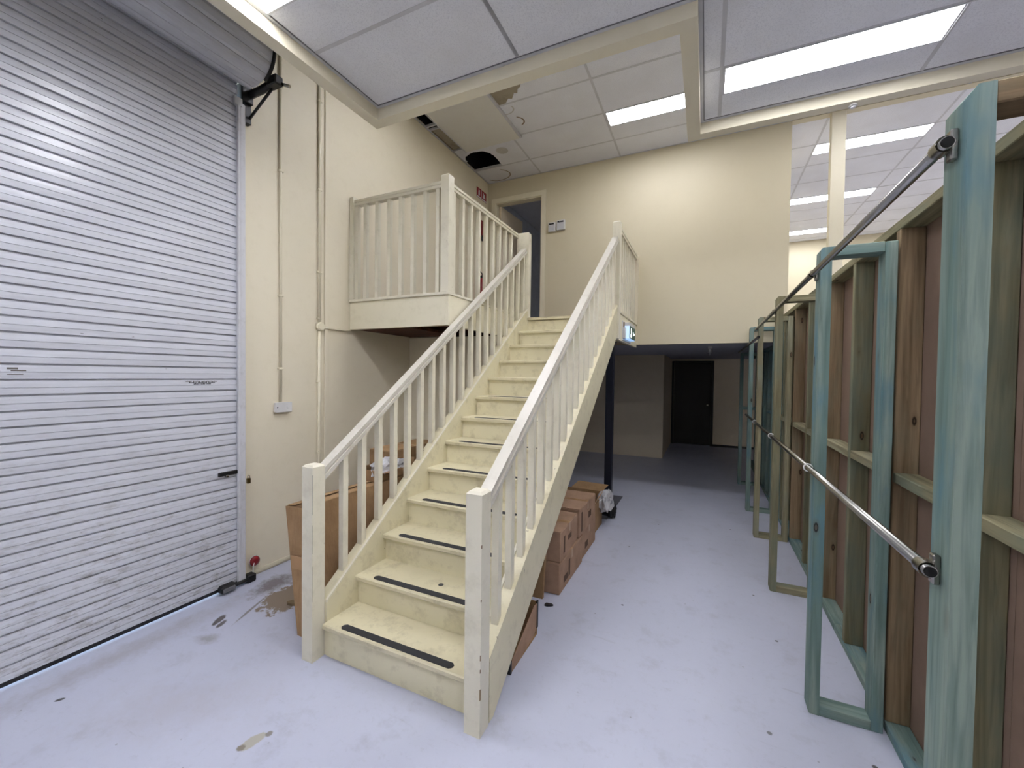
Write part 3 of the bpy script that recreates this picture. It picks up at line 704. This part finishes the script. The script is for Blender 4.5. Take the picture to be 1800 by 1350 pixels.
for xc in (-.9235, -2.004):
    def slab(nm, hw, t0, t1, par, mat='rail'):
        return prism_x(nm, [(1.66, railz(1.66) - t1), (1.66, railz(1.66) - t0), (4.575, railz(4.575) - t0), (4.575, railz(4.575) - t1)], xc - hw, xc + hw, mat, par)
    hr = slab('handrail', .031, 0, .025, stair, 'hand')
    slab('rail_groove', .025, .025, .036, hr, 'hand')
    slab('rail_base', .038, .036, .064, hr, 'hand')
BW = .038
def bal(xc, yf, z0a, z0b, z1a, z1b, par=stair, name='baluster'):
    """square baluster cut to a slope: z at front, z at back"""
    x0, x1 = xc - BW / 2, xc + BW / 2; y0, y1 = yf, yf + BW
    V = [(x, yy, zz) for x in (x0, x1) for (yy, zz) in ((y0, z0a), (y1, z0b), (y1, z1b), (y0, z1a))]
    return V, [(0, 1, 2, 3), (7, 6, 5, 4), (0, 4, 5, 1), (1, 5, 6, 2), (2, 6, 7, 3), (3, 7, 4, 0)]
bmesh_ref = {}
for xc, y00 in ((-.924, 1.800), (-2.004, 1.834)):
    for k in range(19):
        yf = y00 + .1497 * k
        if yf > 4.53: continue
        key = 'st'
        za = strz(yf) - .004; zt = railz(yf) - .055
        if key not in bmesh_ref:
            V, F = bal(0, 0, 0, SL * BW, zt - za, zt - za + RSL * BW); bmesh_ref[key] = mesh('baluster', [(v[0], v[1] - 0, v[2]) for v in V], F, 'rail')
        link('baluster', bmesh_ref[key], stair, (xc, yf, za))
# newel damage
for (z0, z1, w) in ((.175, .225, .004), (.30, .316, .002), (.355, .38, .0025), (.62, .63, .002), (.86, .875, .002)): box('paint_chip', -.882 - w, -.8814, 1.5876, 1.588 + w * 2.5, z0, z1, 'brownZ', stair)
for (z0, z1) in ((.35, .55), (.62, .78), (.84, 1.06)): box('paint_crack', -1.9648, -1.9637, 1.5977, 1.599, z0, z1, 'greyink', stair)

# ------------------------------------------------------------------ landing
XLS = -2.066
ld = empty('stair_landing', (-2.65, 4.0, ZSF)); tag(ld, 'cream timber landing platform with balustrades at the top of the stair', 'landing')
ZF = 2.066
box('fascia', XW + .001, XLS - .035, 3.07, 3.105, ZF, 2.335, 'fascia', ld, .002)
box('fascia', XLS - .035, XLS, 3.07, 4.575, ZF, 2.335, 'fascia', ld, .002)
box('fascia', -.915, -.880, 4.66, YB - .001, 2.035, 2.335, 'fascia', ld, .002)
box('nosing_board', XW + .002, XLS + .012, 3.050, 3.125, 2.335, 2.362, 'rail', ld, .004)
box('nosing_board', XLS - .05, XLS + .012, 3.125, 4.575, 2.335, 2.358, 'rail', ld, .004)
box('nosing_board', -.945, -.868, 4.66, YB - .001, 2.335, 2.358, 'rail', ld, .004)
multibox('deck', [(XW + .002, XLS - .036, 3.106, YB - .001, 2.255, ZMZ), (XLS - .036, -.916, 4.60, YB - .001, 2.255, ZMZ)], 'ply', ld)
y13, z13 = noz(13)
box('landing_nosing', XLI, -.962, y13, 4.66, ZMZ - .030, ZMZ + .002, 'tread', ld, .004)
box('soffit_board', XW + .002, -2.62, 3.106, 3.999, 2.072, 2.082, 'ply', ld)
box('soffit_batten', -2.62, -2.58, 3.106, 3.999, 2.072, 2.10, 'ply', ld)
for yj in (3.35, 3.72, 4.2, 4.7, 5.2): box('joist', XW + .002, XLS - .036, yj, yj + .045, 2.10, 2.255, 'ply', ld)
newel(-2.150, -2.066, 3.060, 3.144, 2.362, 3.395, par=ld)
newel(XW + .002, XW + .050, 3.060, 3.130, 2.362, 3.385, par=ld)
newel(-.935, -.868, YB - .05, YB - .001, 2.358, 3.30, par=ld, mat='wall')
def lrail(x0, x1, y0, y1, zt):
    if abs(x1 - x0) > abs(y1 - y0):
        yc = (y0 + y1) / 2; h = box('handrail', x0, x1, yc - .034, yc + .034, zt - .028, zt, 'rail', ld, .004)
        box('rail_base', x0, x1, yc - .028, yc + .028, zt - .056, zt - .028, 'rail', h, .003)
    else:
        xc = (x0 + x1) / 2; h = box('handrail', xc - .034, xc + .034, y0, y1, zt - .028, zt, 'rail', ld, .004)
        box('rail_base', xc - .028, xc + .028, y0, y1, zt - .056, zt - .028, 'rail', h, .003)
lrail(XW + .05, -2.150, 3.068, 3.136, 3.345)
lrail(-2.142, -2.074, 3.144, 4.575, 3.335)
lrail(-.944, -.876, 4.66, YB - .05, 3.29)
for x in (-3.19, -3.08, -2.932, -2.784, -2.642, -2.50, -2.358, -2.22): box('baluster', x, x + BW, 3.083, 3.083 + BW, 2.362, 3.292, 'rail', ld)
for k in range(9): box('baluster', -2.108 - BW / 2, -2.108 + BW / 2, 3.172 + .153 * k, 3.172 + .153 * k + BW, 2.358, 3.282, 'rail', ld)
for k in range(8): box('baluster', -.910 - BW / 2, -.910 + BW / 2, 4.72 + .147 * k, 4.72 + .147 * k + BW, 2.358, 3.236, 'rail', ld)

# exit sign box
es = empty('exit_sign', (-.83, 5.1, 2.05)); tag(es, 'glowing blue-white exit sign box on the landing edge', 'exit sign')
box('back_plate', -.880, -.872, 4.84, 5.42, 2.05, 2.275, 'white', es, .002)
box('glowing_case', -.872, -.815, 4.95, 5.36, 2.075, 2.225, 'exitglow', es, .004)
box('top_housing', -.872, -.812, 4.95, 5.36, 2.225, 2.265, 'white', es, .004)
pn = box('sign_panel', -.815, -.810, 4.955, 5.355, 2.08, 2.222, 'signgreen', es)
multibox('running_figure', [(-.810, -.8090, 5.02, 5.05, 2.18, 2.205), (-.810, -.8090, 5.03, 5.07, 2.13, 2.178), (-.810, -.8090, 5.06, 5.10, 2.145, 2.16), (-.810, -.8090, 5.0, 5.035, 2.095, 2.13), (-.810, -.8090, 5.055, 5.085, 2.095, 2.13)], 'exitwhite', pn)
multibox('arrow', [(-.810, -.8090, 5.20, 5.30, 2.14, 2.16), (-.810, -.8090, 5.19, 5.215, 2.125, 2.175)], 'exitwhite', pn)
box('hinge_cover', -.872, -.862, 4.865, 4.90, 2.20, 2.262, 'brownZ', es)
box('side_case', -.872, -.85, 4.865, 4.95, 2.075, 2.20, 'white', es, .003)

# ------------------------------------------------------------------ column and mat
co = empty('steel_column', (-1.015, 4.89, 0)); tag(co, 'dark navy square steel column under the landing', 'column')
box('shaft', -1.06, -.975, 4.85, 4.935, .012, 2.035, 'navy', co, .006)
box('base_plate', -1.10, -.935, 4.81, 4.975, 0, .012, 'navy', co, .002)
box('top_plate', -1.08, -.955, 4.83, 4.955, 2.025, 2.036, 'navy', co)
for (x, yy) in ((-1.085, 4.825), (-.95, 4.825), (-1.085, 4.96), (-.95, 4.96)): lathe('bolt', [(.009, .012), (.009, .024)], (x, yy, 0), 'black', co, 'Z', 8)
tag(box('floor_mat', -1.76, -.985, 4.70, 5.70, 0, .004, 'mat'), 'flat dark grey mat on the floor under the landing', 'mat')

# ------------------------------------------------------------------ cartons
def carton(x0, x1, y0, y1, z0, z1, label, mat='card', flaps=True, rz=0, group=None, prints=()):
    c = empty('cardboard_box', ((x0 + x1) / 2, (y0 + y1) / 2, z0)); tag(c, label, 'box', group)
    box('carton', x0, x1, y0, y1, z0, z1 - .004, mat, c, .006)
    ym = (y0 + y1) / 2
    box('flap', x0 + .002, x1 - .002, y0 + .002, ym - .0015, z1 - .004, z1, mat, c)
    box('flap', x0 + .002, x1 - .002, ym + .0015, y1 - .002, z1 - .004, z1, mat, c)
    box('tape', x0 + .0, x1 + .0006, ym - .024, ym + .024, z1, z1 + .0008, 'tape', c)
    box('tape', x1, x1 + .0008, ym - .024, ym + .024, z1 - .07, z1, 'tape', c)
    for (a, b, d, e) in prints: box('print', x1, x1 + .0006, y0 + a, y0 + b, z0 + d, z0 + e, 'cardprint', c)
    if rz: c.rotation_euler = (0, 0, rz)
    return c
carton(-1.42, -.948, 2.90, 3.52, 0, .236, 'brown carton on the floor, lower nearest one beside the stair', 'card2', prints=[(.10, .20, .05, .10), (.22, .26, .05, .18)])
carton(-1.42, -.955, 2.905, 3.39, .238, .468, 'brown carton stacked on top, nearest the camera beside the stair', 'card2', rz=.03, prints=[(.08, .12, .04, .17), (.2, .3, .10, .14)])
carton(-1.42, -.962, 3.56, 4.05, 0, .245, 'brown carton on the floor, second behind the nearest stack', 'card2', prints=[(.1, .2, .06, .12)])
carton(-1.42, -.950, 3.42, 3.98, .247, .490, 'brown carton stacked second in the row beside the stair', 'card2', prints=[(.06, .10, .03, .2), (.3, .4, .08, .14)])
oc = empty('cardboard_box', (-1.2, 4.3, 0)); tag(oc, 'open torn carton spilling plastic beside the navy column', 'box')
ox0, ox1, oy0, oy1 = -1.42, -1.01, 4.10, 4.55
for b in ((ox0, ox0 + .006, oy0, oy1, 0, .36), (ox1 - .006, ox1, oy0, oy1, 0, .30), (ox0, ox1, oy0, oy0 + .006, 0, .34), (ox0, ox1, oy1 - .006, oy1, 0, .36), (ox0, ox1, oy0, oy1, 0, .006)): box('side', *b, 'card', oc)
raw('flap', [(ox1, oy0, .30), (ox1, oy1 - .1, .32), (ox1 + .05, oy1 - .20, .41), (ox1 + .04, oy0 + .05, .38), (ox1 - .005, oy0, .30), (ox1 - .005, oy1 - .1, .32), (ox1 + .046, oy1 - .20, .415), (ox1 + .036, oy0 + .05, .385)], [(0, 1, 2, 3), (4, 5, 6, 7), (0, 1, 5, 4), (1, 2, 6, 5), (2, 3, 7, 6), (3, 0, 4, 7)], 'tape', oc)
raw('flap', [(ox0 + .05, oy1, .36), (ox1, oy1, .36), (ox1 + .04, oy1 + .14, .40), (ox0 + .1, oy1 + .14, .41), (ox0 + .05, oy1 + .005, .36), (ox1, oy1 + .005, .36), (ox1 + .04, oy1 + .145, .40), (ox0 + .1, oy1 + .145, .41)], [(0, 1, 2, 3), (4, 5, 6, 7), (0, 1, 5, 4), (1, 2, 6, 5), (2, 3, 7, 6), (3, 0, 4, 7)], 'card', oc)

def crumple(name, c, rx, ry, rz, label, cat, mat, seed, sub=3, amp=.35):
    bm = bmesh.new(); bmesh.ops.create_icosphere(bm, subdivisions=sub, radius=1)
    rnd = random.Random(seed)
    ks = [(Vector((rnd.uniform(-1, 1), rnd.uniform(-1, 1), rnd.uniform(-1, 1))).normalized(), rnd.uniform(2, 7), rnd.uniform(0, 6)) for _ in range(9)]
    for v in bm.verts:
        d = v.co.normalized(); s = 1 + amp * sum(abs(math.sin(k.dot(d) * f + p)) - .6 for k, f, p in ks) / 4 + rnd.uniform(-.05, .05)
        v.co = Vector((d.x * rx * s, d.y * ry * s, max(d.z * s, -.8) * rz + rz * .8))
    zmin = min(v.co.z for v in bm.verts)
    for v in bm.verts: v.co.z -= zmin
    me = bpy.data.meshes.new(name); bm.to_mesh(me); bm.free(); me.materials.append(MATS[mat])
    o = link(name, me, None, c); return tag(o, label, cat)
crumple('plastic_bag', (-.972, 4.55, .16), .075, .15, .115, 'crumpled clear plastic bag hanging out of the open carton', 'plastic bag', 'bag', 3, 3, .75)
crumple('rubbish_bag', (-.945, 4.775, .012), .05, .05, .10, 'small black plastic bag at the foot of the navy column', 'plastic bag', 'black', 5)

# board leaning by the cartons, and open tray box under the stair
tag(prism_x('cardboard_sheet', [(2.80, 0), (2.83, 0), (2.88, .36), (2.85, .36)], -1.42, -1.045, 'card', None), 'flat cardboard sheet leaning on the nearest carton', 'cardboard')
tb = empty('cardboard_tray', (-1.1, 2.2, 0)); tag(tb, 'shallow open cardboard tray with black edge under the stair', 'box')
for b in ((-1.30, -1.295, 2.02, 2.40, 0, .20), (-1.30, -.93, 2.015, 2.02, 0, .06), (-1.30, -.93, 2.40, 2.405, 0, .21), (-1.30, -.93, 2.02, 2.40, 0, .005)): box('side', *b, 'card', tb)
prism_x('side', [(2.02, 0), (2.02, .05), (2.36, .20), (2.40, .20), (2.40, .06), (2.36, .02)], -.935, -.930, 'card2', tb)
box('black_corner', -.936, -.926, 2.395, 2.412, .045, .215, 'black', tb)
box('black_corner', -.945, -.926, 2.005, 2.022, .0, .07, 'black', tb)

# tall flat carton against the stair's left side
tc = empty('cardboard_box', (-2.3, 2.0, 0)); tag(tc, 'tall narrow brown carton standing behind the left newel', 'box')
V = []
for (x, yy) in ((-2.262, 1.735), (-2.09, 1.735), (-2.09, 2.95), (-2.262, 2.95)):
    V.append((x, yy, 0))
for (x, yy) in ((-2.345, 1.715), (-2.20, 1.735), (-2.20, 2.95), (-2.345, 2.95)): V.append((x, yy, .80))
raw('carton', V, [(3, 2, 1, 0), (4, 5, 6, 7), (0, 1, 5, 4), (1, 2, 6, 5), (2, 3, 7, 6), (3, 0, 4, 7)], 'card', tc)
raw('flap', [(-2.345, 1.73, .802), (-2.275, 1.73, .812), (-2.275, 2.94, .812), (-2.345, 2.94, .802), (-2.345, 1.73, .805), (-2.275, 1.73, .815), (-2.275, 2.94, .815), (-2.345, 2.94, .805)], [(0, 1, 2, 3), (4, 5, 6, 7), (0, 1, 5, 4), (1, 2, 6, 5), (2, 3, 7, 6), (3, 0, 4, 7)], 'card', tc)
raw('flap', [(-2.265, 1.735, .806), (-2.20, 1.735, .802), (-2.20, 2.94, .802), (-2.265, 2.94, .806), (-2.265, 1.735, .809), (-2.20, 1.735, .805), (-2.20, 2.94, .805), (-2.265, 2.94, .809)], [(0, 1, 2, 3), (4, 5, 6, 7), (0, 1, 5, 4), (1, 2, 6, 5), (2, 3, 7, 6), (3, 0, 4, 7)], 'card', tc)
V2 = [(-2.293, 1.7195, .42), (-2.138, 1.734, .42), (-2.151, 1.734, .50), (-2.302, 1.7175, .50)]
raw('tape', V2 + [(x, yy - .0012, z) for x, yy, z in V2], [(0, 1, 2, 3), (4, 5, 6, 7), (0, 1, 5, 4), (2, 3, 7, 6), (1, 2, 6, 5), (3, 0, 4, 7)], 'tape', tc)
carton(-2.62, -2.36, 2.70, 3.35, 0, .98, 'tall brown carton behind the left balustrade under the landing', 'card')
op = empty('cardboard_box', (-2.25, 2.45, .816)); tag(op, 'open torn carton lying on the tall carton behind the balusters', 'box')
for b in ((-2.33, -2.325, 2.32, 2.80, .816, .93), (-2.215, -2.21, 2.36, 2.80, .816, .87), (-2.33, -2.21, 2.355, 2.36, .816, .90), (-2.33, -2.21, 2.795, 2.80, .816, .93)): box('side', *b, 'card', op)
raw('flap', [(-2.21, 2.38, .87), (-2.21, 2.60, .87), (-2.14, 2.56, .90), (-2.14, 2.40, .885), (-2.21, 2.38, .873), (-2.21, 2.60, .873), (-2.14, 2.56, .903), (-2.14, 2.40, .888)], [(0, 1, 2, 3), (4, 5, 6, 7), (0, 1, 5, 4), (1, 2, 6, 5), (2, 3, 7, 6), (3, 0, 4, 7)], 'card2', op)
crumple('bubble_wrap', (-2.27, 2.56, .83), .05, .20, .07, 'crumpled clear wrapping heaped in the torn open carton', 'wrapping', 'bag', 11, 3, .9)

# ------------------------------------------------------------------ timber stud wall
XSW, XSB = .788, .878
sw = empty('wall_timber', (XSW, 3.2, 0)); tag(sw, 'unfinished wall of treated pine studs with brown backing on the right', 'wall', None, 'structure')
def seg(name, a, b, y0, y1, z0, z1, m, bev=.003): return box(name, a, b, y0, y1, z0, z1, m, sw, bev)
seg('bottom_plate', XSW, XSB, .60, 3.30, 0, .045, 'tealY'); seg('bottom_plate', XSW, XSB, 3.302, 5.92, 0, .045, 'tealY')
seg('top_plate', XSW, XSB, .60, 5.92, 2.318, 2.363, 'greenY')
studs = [.61, 1.22, 1.83, 2.455, 3.075, 3.655, 4.255, 4.87, 5.47, 5.86]
mt = ['brown', 'green', 'green', 'brown', 'green', 'brown', 'green', 'brown', 'green', 'teal']
for yy, m in zip(studs, mt): seg('stud', XSW, XSB, yy, yy + .045, .045, 2.318, m + 'Z')
for a, b in zip(studs[:-1], studs[1:]):
    zz = 1.163 + random.uniform(-.006, .006); seg('noggin', XSW, XSB, a + .045, b, zz, zz + .045, random.choice(['pale', 'green', 'pale']) + 'Y')
for (a, b) in ((.6, 1.8), (1.802, 3.0), (3.002, 4.2), (4.202, 5.4), (5.402, 5.92)): box('backing_board', XSB + .001, XSB + .012, a, b, .0, 2.36, 'backing', sw)
# lower continuation in the store
sw2 = empty('wall_store_timber', (XSW, 7, 0)); tag(sw2, 'dark teal stud wall continuing under the mezzanine', 'wall', None, 'structure')
for yy in (6.30, 6.75, 7.2, 7.7, 8.3): box('stud', XSW, XSB, yy, yy + .045, .045, 2.02, 'tealZ', sw2, .003)
box('bottom_plate', XSW, XSB, 6.0, 9.2, 0, .045, 'tealY', sw2); box('top_plate', XSW, XSB, 6.0, 9.2, 2.02, 2.065, 'tealY', sw2)
box('noggin', XSW, XSB, 6.345, 6.75, 1.16, 1.205, 'tealY', sw2)
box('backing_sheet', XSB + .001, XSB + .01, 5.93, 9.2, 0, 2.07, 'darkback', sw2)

# projecting rack frames
def rack(y, xo, xi, zt, mo, mi, ma, mb, label, mid=None, c=.008):
    f = empty('rack_frame', ((xo + xi) / 2, y + .045, 0)); tag(f, label, 'rack frame', 'rack frames on the timber wall')
    w = .044; d = .09
    p = [(xo, 0), (xo + w, 0), (xo + w, zt), (xo + c, zt), (xo, zt - c * 1.4)]
    prism_y('outer_post', [(xo + c * .6, 0)] + p[1:] + [(xo, c)], y, y + d, mo + 'Z', f)
    box('inner_post', xi - w, xi, y, y + d, 0, zt, mi + 'Z', f, .003)
    box('top_arm', xo + w, xi - w, y + .004, y + d, zt - .045, zt + .002, ma + 'X', f, .003)
    box('bottom_arm', xo + w, xi - w, y, y + d - .004, 0, .045, mb + 'X', f, .003)
    if mid: box('middle_arm', xo + w, xi - w, y, y + d, mid, mid + .045, ma + 'X', f, .003)
    for xx in (xo + .07, xi - .07): lathe('screw', [(.004, zt - .02), (.0045, zt - .0215)], (xx, y, 0), 'black', f, 'Y', 6) if False else None
    return f
rack(1.200, .487, .786, 2.250, 'teal', 'green', 'brown', 'teal', 'nearest and largest rack frame, its wide teal post at the right edge', None, .016)
rack(2.420, .487, .772, 2.258, 'teal', 'teal', 'teal', 'teal', 'second rack frame from the camera, teal all round')
rack(3.690, .478, .772, 2.252, 'green', 'green', 'green', 'pale', 'third rack frame from the camera, of greenish tan timber')
rack(4.865, .478, .772, 2.250, 'pale', 'pale', 'green', 'green', 'fourth rack frame from the camera, with a pale tan post')
rack(5.790, .478, .772, 2.250, 'teal', 'teal', 'teal', 'teal', 'fifth rack frame from the camera, slim teal, touching the mezzanine wall')
rack(7.190, .478, .772, 2.02, 'teal', 'teal', 'teal', 'teal', 'farthest rack frame, dim under the soffit with a middle arm', 1.15)

# metal rails
def rail(x, z0, z1, y0, y1, label, socks, ties=()):
    r = empty('hanging_rail', (x, y0, z0)); tag(r, label, 'rail')
    zz = lambda q: z0 + (z1 - z0) * (q - y0) / (y1 - y0)
    tube('tube', [(x, y0, z0), (x, y1, z1)], .0135, 'chrome', r, 14)
    lathe('bore_shade_disc', [(.0115, -.0008), (.0115, 0.0)], (x, y0 - .001, z0), 'hole', r, 'Y', 14)  # flat black disc stands for the shade inside the open tube end
    for yy in socks:
        z = zz(yy + .02)
        sk = tube('socket', [(x, yy, z), (x, yy + .004, z), (x, yy + .03, z), (x, yy + .034, z)], .018, 'chrome', r, 14, False)
        box('flange', x + .010, .4875, yy + .006, yy + .028, z - .034, z + .034, 'chrome', sk, .003)
    for yy in ties:
        z = zz(yy); V = [(x + .018 * math.cos(a), yy + .0, z + .018 * math.sin(a)) for a in [k * math.pi / 6 for k in range(13)]]
        tube('cable_tie', V, .0035, 'plast', r, 6)
rail(.463, 2.146, 2.138, 1.215, 4.93, 'upper steel rail along the rack frames', [1.222, 2.45, 3.72])
rail(.455, 2.030, 2.026, 4.63, 7.20, 'lower far steel rail dipping under the soffit', [])
rail(.463, 1.203, 1.180, 1.225, 5.86, 'middle-height steel rail along the rack frames', [1.235], [2.44, 3.71, 4.88])

# small debris
def chip(x, y, rx, ry, rot, h, mat, label):
    rnd = random.Random(int(abs(x * 1000 + y * 77)))
    P = []
    for k in range(9):
        a = 2 * math.pi * k / 9; q = rnd.uniform(.6, 1.1)
        u, v = rx * q * math.cos(a), ry * q * math.sin(a); P.append((x + u * math.cos(rot) - v * math.sin(rot), y + u * math.sin(rot) + v * math.cos(rot)))
    return tag(prism_z('debris', P, 0, h, mat), label, 'debris')
chip(-2.565, 1.97, .10, .035, .5, .018, 'brownX', 'splintered brown timber scrap on the floor by the tall carton')
chip(-.975, 2.74, .03, .02, .3, .012, 'black', 'dark scrap on the floor in front of the leaning cardboard sheet')
